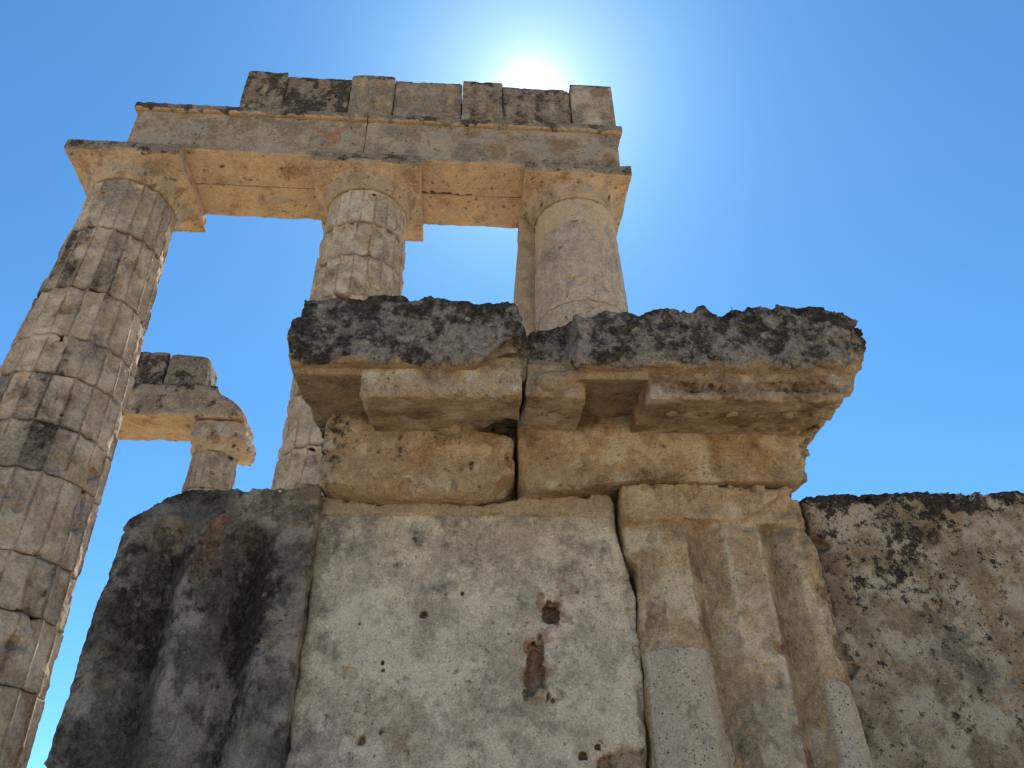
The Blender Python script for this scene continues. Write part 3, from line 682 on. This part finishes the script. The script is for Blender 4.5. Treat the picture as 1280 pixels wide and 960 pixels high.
# --- architrave: two blocks in front, two behind
def arch_block(name, u0, u1, d0, d1, z1, seed, label, taenia=None, tgroup='architrave blocks of the tall colonnade'):
    t = Thing(COLN, name, ((u0 + u1) / 2, (d0 + d1) / 2, Z_AB1), label, 'architrave block', tgroup)
    def f(P):
        n1 = fbm(P, 2.5, 4, seed); n2 = fbm(P, 10, 4, seed + 1)
        k = .008 + .04 * ss(.1, .5, fbm(P, 2.6, 2, seed + 2))
        g = box(P, (u0, d0, Z_AB1), (u1, d1, z1), k)
        if seed == 470:   # open crack along the soffit beside the middle capital
            zz = fbm(P * np.array([1, 0, 0], F32), 4, 3, 9) * .10
            g = np.maximum(g, -np.maximum(np.maximum(np.abs(P[:, 1] - .74 + zz * .3) - .045 * (1 + 1.5 * fbm(P, 9, 3, 8)), P[:, 2] - Z_AB1 - .1), np.abs(P[:, 0] - 4.55) - .42))
        return g + .010 * n1 + .006 * n2
    def mk(P, N):
        so = ss(Z_AB1 + .06, Z_AB1 + .0, P[:, 2])
        topd = ss(z1 - .12, z1, P[:, 2] + .1 * fbm(P, 4, 3, seed + 9))
        return dict(ochre=np.maximum(so * (.75 + .35 * fbm(P, 1.6, 4, seed + 3)), .22 + .5 * fbm(P, 1.5, 4, seed + 4)) + .25 * topd, pale=.30 + .55 * fbm(P * np.array([.6, 1, 1.4], F32), 2.2, 5, seed + 5, .6) - .2 * so, brown=.12 + .5 * fbm(P, 2, 4, seed + 6) + .2 * topd,
                    rust=(1.05 * np.exp(-((P[:, 0] - 2.95) / .42) ** 2 - ((P[:, 2] - 9.55) / .25) ** 2) * (P[:, 1] < .3) * ss(-.1, .2, fbm(P, 3, 4, 77)) if seed == 450 else 0 * P[:, 0]),
                    grey=.2 + .5 * fbm(P, 1.7, 4, seed + 7) - .4 * so, black=.0 + .4 * fbm(P, 7, 3, seed + 8))
    b = t.part('beam', f, (u0 - .05, d0 - .05, Z_AB1 - .05), (u1 + .05, d1 + .05, z1 + .05), .016, M_ARCH, mk)
    if taenia:
        a0, a1 = taenia
        def ft(P):
            k = .006 + .04 * ss(.05, .4, fbm(P, 3.5, 2, seed + 12))
            return box(P, (a0, .045, 9.90), (a1, .5, 10.035), k) + .010 * fbm(P, 5, 4, seed + 13) + .004 * fbm(P, 25, 2, seed + 14)
        def mt(P, N):
            u, d, z = P.T
            fr = ss(9.905, 9.93, z + .04 * fbm(P, 5, 3, seed))
            return dict(grey=fr * (.75 + .4 * fbm(P, 2, 3, seed + 15)), black=fr * (.22 + .7 * fbm(P, 2, 4, seed + 16)) + .25 * (np.abs(u - .7) < .8) * fr, ochre=(1 - fr) * .9, brown=(1 - fr) * .45)
        t.part('taenia', ft, (a0 - .05, .0, 9.85), (a1 + .05, .55, 10.09), .013, M_ARCH, mt)
    return t
arch_block('architrave_block', -.035, 3.345, .10, .735, 9.90, 450, 'front architrave block with a reddish patch, carried by the left and middle capitals', (-.10, 3.345))
arch_block('architrave_block', 3.352, 7.175, .10, .735, 9.90, 470, 'front architrave block with a cracked underside, carried by the middle and right capitals', (3.352, 7.265))
arch_block('architrave_block', .02, 3.50, .745, 1.39, 9.98, 490, 'rear architrave beam showing only its golden underside between the left and middle capitals')
arch_block('architrave_block', 3.508, 7.12, .745, 1.39, 9.98, 510, 'rear architrave beam showing only its golden underside between the middle and right capitals')

# --- frieze of the colonnade
def frieze(name, u0, um, u1, zt, seed, label, black, new=False):
    t = Thing(COLN, name, ((u0 + u1) / 2, .5, 10.035), label, 'triglyph' if new else 'frieze block', 'frieze blocks on the colonnade')
    def mk(bl):
        def m(P, N):
            u, d, z = P.T
            tp = ss(zt - .10, zt, z + .05 * fbm(P, 6, 3, seed))
            return dict(black=bl * (.55 + .7 * fbm(P * np.array([1.6, 1, .6], F32), 2.5, 4, seed + 1) + .4 * fbm(P, 8, 3, seed + 2)) + .6 * tp, grey=(.55 if new else .25) + bl * .2 + .5 * fbm(P, 2.2, 3, seed + 3),
                        ochre=(.0 if new else .45) + .65 * fbm(P * np.array([2, 1, .25], F32), 2.5, 4, seed + 4) - bl * .3, pale=.2 + .5 * fbm(P, 3, 3, seed + 5), brown=.2 + .5 * fbm(P, 2.4, 3, seed + 6))
        return m
    def tri(P):
        u, d, z = P.T
        n1 = fbm(P, 3, 4, seed + 7); n2 = fbm(P, 14, 4, seed + 8)
        x = (u - u0) / (um - u0)
        gr = np.maximum(np.maximum(0, 1 - np.abs(x - .33) / .11), np.maximum(0, 1 - np.abs(x - .67) / .11)) * ss(zt - .14, zt - .18, z)
        fr = .13 + (.0 if new else .028 * gr)
        k = .008 if new else .012 + .05 * ss(.0, .4, fbm(P, 3, 2, seed + 9))
        g = smax(smax(fr - d, d - .9, k), smax(u0 - u, u - um, k), k)
        tz = zt + (0 if new else .03 * n1 + .02 * n2)
        return smax(g, smax(10.040 - z, z - tz, k), k) + (.003 if new else .012) * n1 + (.001 if new else .006) * n2
    tp = t.part('triglyph', tri, (u0 - .04, .06, 10.0), (um + .04, .95, zt + .1), .014, M_FRZ if not new else M_COLP, mk(black[0]))
    if u1 > um:
        def met(P):
            u, d, z = P.T
            n1 = fbm(P, 3, 4, seed + 17); n2 = fbm(P, 14, 4, seed + 18)
            k = .012 + .05 * ss(.0, .4, fbm(P, 3, 2, seed + 19))
            g = smax(smax(.18 - d, d - .9, k), smax(um + .002 - u, u - u1, k), k)
            return smax(g, smax(10.040 - z, z - zt + .03 - .035 * n1 - .03 * n2, k), k) + .012 * n1 + .006 * n2
        t.part('metope', met, (um - .04, .1, 10.0), (u1 + .04, .95, zt + .1), .014, M_FRZ, mk(black[1]))
    return t
frieze('frieze_block', 1.36, 1.98, 2.985, 11.075, 530, 'leftmost frieze block on the colonnade, its face blotched black with lichen', (.75, 1.0))
frieze('frieze_block', 3.00, 3.68, 4.758, 11.115, 550, 'golden-streaked frieze block on the colonnade above the middle column, with little black on it', (.15, .18))
frieze('frieze_block', 4.772, 5.41, 6.505, 11.105, 570, 'frieze block on the colonnade right below the sun glare, dark stained at both ends', (.5, .55))
frieze('triglyph', 6.518, 7.205, 7.205, 11.165, 590, 'clean grey restored triglyph at the right end of the colonnade top', (.0, 0), new=True)

# ------------------------------------------------------------------ ruin farther back
RD = 8.12
def rear_column(uc, seed, label, brk):
    t, _ = column('ruined_column', uc, [7.4, 6.2, 5.0, 3.8, 2.6, 1.4, .2], ([-1.3, 8.2], [.62, .51]), seed, label, M_REAR, stain=.05, neck=8.3, dc=RD, hb=.02, vis=5., group='columns of the ruin behind', wear=.25)
    def fc(P):
        u, d, z = P[:, 0] - uc, P[:, 1] - RD, P[:, 2]
        rho = np.sqrt(u * u + d * d)
        n1 = fbm(P, 3, 4, seed + 20); n2 = fbm(P, 9, 3, seed + 21)
        g = smax(rho - lerp(z, [8.25, 8.4, 8.7], [.51, .53, .60]), smax(8.3 - z, z - 8.75, .03), .05)
        ab = box(P, (uc - .74, RD - .74, 8.50), (uc + .70, RD + .70, 9.055), .12)
        g = smin(g, ab, .08)
        if brk:
            g = smax(g, uc - .47 - u * 0 - P[:, 0] , .05)                   # left side split off flush with the shaft
            g = smax(g, RD - .56 - P[:, 1], .06)
            g = smax(g, z - 9.05 + .35 * np.maximum(0, P[:, 0] - uc - .35), .08)
        return g + .05 * n1 + .02 * n2
    t.part('capital', fc, (uc - .9, RD - .9, 8.2), (uc + .95, RD + .9, 9.15), .02, M_REAR, lambda P, N: dict(ochre=.55 + .5 * fbm(P, 2, 4, seed + 22), black=.0 + .5 * fbm(P, 4, 4, seed + 23), brown=.2 + .5 * fbm(P, 2.5, 4, seed + 24), pale=.3 + .5 * fbm(P, 3, 3, seed + 25)))
rear_column(-.58, 610, 'short-looking ruined column with a broken capital, standing behind the left frieze block', True)
rear_column(-4.0, 640, 'ruined column hidden behind the tall leftmost column', False)
ra = Thing(COLN, 'ruined_architrave', (-2.3, RD, 9.07), 'broken architrave beam with a golden underside, bridging to the ruined column behind', 'architrave block')
def f_ra(P):
    u, d, z = P.T
    n1 = fbm(P, 2.2, 4, 661); n2 = fbm(P, 8, 4, 662)
    ur = lerp(z, [9.05, 9.25, 9.5, 9.7, 9.94], [.02, .0, -.25, -.55, -.72]) + .12 * n1
    g = smax(smax(7.52 - d, d - 8.72, .05), smax(-4.7 - u, u - ur, .08), .07)
    g = g + .03 * ss(.05, .3, n1) * ss(9.35, 9.1, z)
    return smax(g, smax(9.07 - z, z - 9.93, .05), .05) + .02 * n1 + .012 * n2
ra.part('beam', f_ra, (-4.75, 7.45, 9.0), (.2, 8.8, 10.0), .024, M_REAR, lambda P, N: dict(ochre=np.maximum(ss(9.2, 9.08, P[:, 2]) * .95, .3 + .5 * fbm(P, 1.5, 4, 663)), black=.15 * ss(9.2, 9.5, P[:, 2]) + .55 * fbm(P, 2.5, 4, 664) + .3 * ss(9.8, 9.93, P[:, 2]), grey=ss(9.1, 9.3, P[:, 2]) * (.45 + .4 * fbm(P, 2, 3, 665)), brown=.2 + .5 * fbm(P, 2, 4, 666), pale=.2 + .4 * fbm(P, 3, 3, 667)))
def rear_frieze(u0, u1, z1, seed, label, bl):
    t = Thing(COLN, 'ruined_frieze_block', ((u0 + u1) / 2, RD, 9.94), label, 'frieze block', 'frieze blocks of the ruin behind')
    def f(P):
        n1 = fbm(P, 2.6, 4, seed); n2 = fbm(P, 9, 4, seed + 1)
        return box(P, (u0, 7.62, 9.945), (u1, 8.5, z1), .05 + .14 * ss(-2., -.9, P[:, 0])) + .028 * n1 + .014 * n2
    t.part('block', f, (u0 - .06, 7.55, 9.9), (u1 + .06, 8.6, z1 + .1), .022, M_REAR, lambda P, N: dict(black=bl + .6 * fbm(P, 2.4, 4, seed + 2) + .3 * fbm(P, 8, 3, seed + 3), grey=.7 + .4 * fbm(P, 2, 3, seed + 4), pale=.2 + .5 * fbm(P, 3, 3, seed + 5)))
rear_frieze(-4.6, -1.99, 10.86, 680, 'blackened frieze block on the ruin behind, partly hidden by the tall leftmost column', .55)
rear_frieze(-1.97, -1.06, 10.84, 690, 'pale grey rounded frieze block at the end of the ruin behind', .12)

# ------------------------------------------------------------------ ground and platform
def ground_mat():
    m = bpy.data.materials.new('dusty_ground'); m.use_nodes = True
    nt = m.node_tree; N = nt.nodes; L = nt.links
    bs = N['Principled BSDF']; bs.inputs['Roughness'].default_value = .95
    geo = N.new('ShaderNodeNewGeometry')
    n = N.new('ShaderNodeTexNoise'); n.inputs['Scale'].default_value = .6; n.inputs['Detail'].default_value = 9; L.new(geo.outputs['Position'], n.inputs['Vector'])
    r = N.new('ShaderNodeValToRGB'); r.color_ramp.elements[0].color = (.54, .41, .26, 1); r.color_ramp.elements[1].color = (.66, .52, .35, 1)
    r.color_ramp.elements[0].position = .35; r.color_ramp.elements[1].position = .65
    L.new(n.outputs[0], r.inputs[0]); L.new(r.outputs[0], bs.inputs['Base Color'])
    n2 = N.new('ShaderNodeTexNoise'); n2.inputs['Scale'].default_value = 25; n2.inputs['Detail'].default_value = 6; L.new(geo.outputs['Position'], n2.inputs['Vector'])
    b = N.new('ShaderNodeBump'); b.inputs['Distance'].default_value = .03; L.new(n2.outputs[0], b.inputs['Height']); L.new(b.outputs[0], bs.inputs['Normal'])
    return m
me = bpy.data.meshes.new('ground')
Rg = 3000.
me.from_pydata([(-Rg, -Rg, 0), (Rg, -Rg, 0), (Rg, Rg, 0), (-Rg, Rg, 0)], [], [(0, 1, 2, 3)])
me.materials.append(ground_mat())
go = bpy.data.objects.new('ground', me); COL.objects.link(go); go['kind'] = 'structure'
pf = Thing(COLN, 'temple_platform', (3.3, 4.5, -EYE), 'low stepped stone platform under the columns', 'platform')
def f_pf(P):
    n = .015 * fbm(P, 1.5, 3, 700)
    a = box(P, (-5.6, -.7, -EYE - .1), (9.0, 9.6, -1.45), .03); b = box(P, (-5.2, -.35, -EYE - .1), (8.6, 9.2, -1.31), .03)
    return np.minimum(a, b) + n
pf.part('step', f_pf, (-5.7, -.8, -EYE - .12), (9.1, 9.7, -1.25), .05, M_SLAB, lambda P, N: dict(ochre=.4 + .4 * fbm(P, 1, 3, 701), pale=.5 + .4 * fbm(P, 1.5, 3, 702)))

# ------------------------------------------------------------------ camera
f_px, pitch, roll = 961.97, 0.5944374, 0.01312512
cd = bpy.data.cameras.new('camera'); cam = bpy.data.objects.new('camera', cd); COL.objects.link(cam)
cd.sensor_width = 36; cd.lens = f_px / 1280 * 36; cd.clip_end = 8000; cd.clip_start = .05
from mathutils import Matrix, Vector
cp, sp, cr, sr = math.cos(pitch), math.sin(pitch), math.cos(roll), math.sin(roll)
X = Vector((1, 0, 0)); V = Vector((0, -sp, cp)); Fw = Vector((0, cp, sp))
rt = cr * X - sr * V; up = sr * X + cr * V
M = Matrix((rt, up, -Fw)).transposed().to_4x4(); M.translation = (0, 0, EYE)
cam.matrix_world = M
scene.camera = cam

# ------------------------------------------------------------------ light
SUN = Vector((0.02795, 0.5799, 0.8142)).normalized()
el = math.asin(SUN.z); az = math.atan2(SUN.x, SUN.y)
ld = bpy.data.lights.new('sun', 'SUN'); ld.energy = 5.0; ld.angle = math.radians(.53); ld.color = (1, .93, .82)
lo = bpy.data.objects.new('sun', ld); COL.objects.link(lo)
lo.rotation_euler = SUN.to_track_quat('Z', 'Y').to_euler(); lo.location = (0, 0, 30)
w = bpy.data.worlds.new('World'); scene.world = w; w.use_nodes = True
nt = w.node_tree; N = nt.nodes; L = nt.links
bg = N['Background']; bg.inputs['Strength'].default_value = .11
sky = N.new('ShaderNodeTexSky'); sky.sky_type = 'NISHITA'; sky.sun_disc = False
sky.sun_elevation = el; sky.sun_rotation = az
sky.altitude = 300; sky.air_density = .9; sky.dust_density = .25; sky.ozone_density = 4.0
tint = N.new('ShaderNodeMix'); tint.data_type = 'RGBA'; tint.blend_type = 'MULTIPLY'; tint.inputs[0].default_value = 1
L.new(sky.outputs[0], tint.inputs[6]); tint.inputs[7].default_value = (.48, .89, 1.05, 1)
tc = N.new('ShaderNodeTexCoord'); dt = N.new('ShaderNodeVectorMath'); dt.operation = 'DOT_PRODUCT'
L.new(tc.outputs['Generated'], dt.inputs[0]); dt.inputs[1].default_value = SUN
prev = tint.outputs[2]                                    # the bright aureole of the air round the sun
for p_, a_, c_ in ((1500, 5., (1, .97, .92)), (300, 1.3, (1, .99, .96)), (90, 1.3, (.9, 1., 1.03))):
    pw = N.new('ShaderNodeMath'); pw.operation = 'POWER'; L.new(dt.outputs['Value'], pw.inputs[0]); pw.inputs[1].default_value = p_
    sc_ = N.new('ShaderNodeVectorMath'); sc_.operation = 'SCALE'; sc_.inputs[0].default_value = c_
    mu = N.new('ShaderNodeMath'); mu.operation = 'MULTIPLY'; mu.inputs[1].default_value = a_; L.new(pw.outputs[0], mu.inputs[0]); L.new(mu.outputs[0], sc_.inputs['Scale'])
    ad = N.new('ShaderNodeVectorMath'); ad.operation = 'ADD'; L.new(prev, ad.inputs[0]); L.new(sc_.outputs[0], ad.inputs[1]); prev = ad.outputs[0]
L.new(prev, bg.inputs['Color'])

scene.render.engine = 'CYCLES'
scene.cycles.max_bounces = 8; scene.cycles.diffuse_bounces = 5
scene.view_settings.view_transform = 'Standard'; scene.view_settings.look = 'None'
scene.view_settings.exposure = 0.76; scene.view_settings.gamma = 1
print('script time', time.time() - T0)
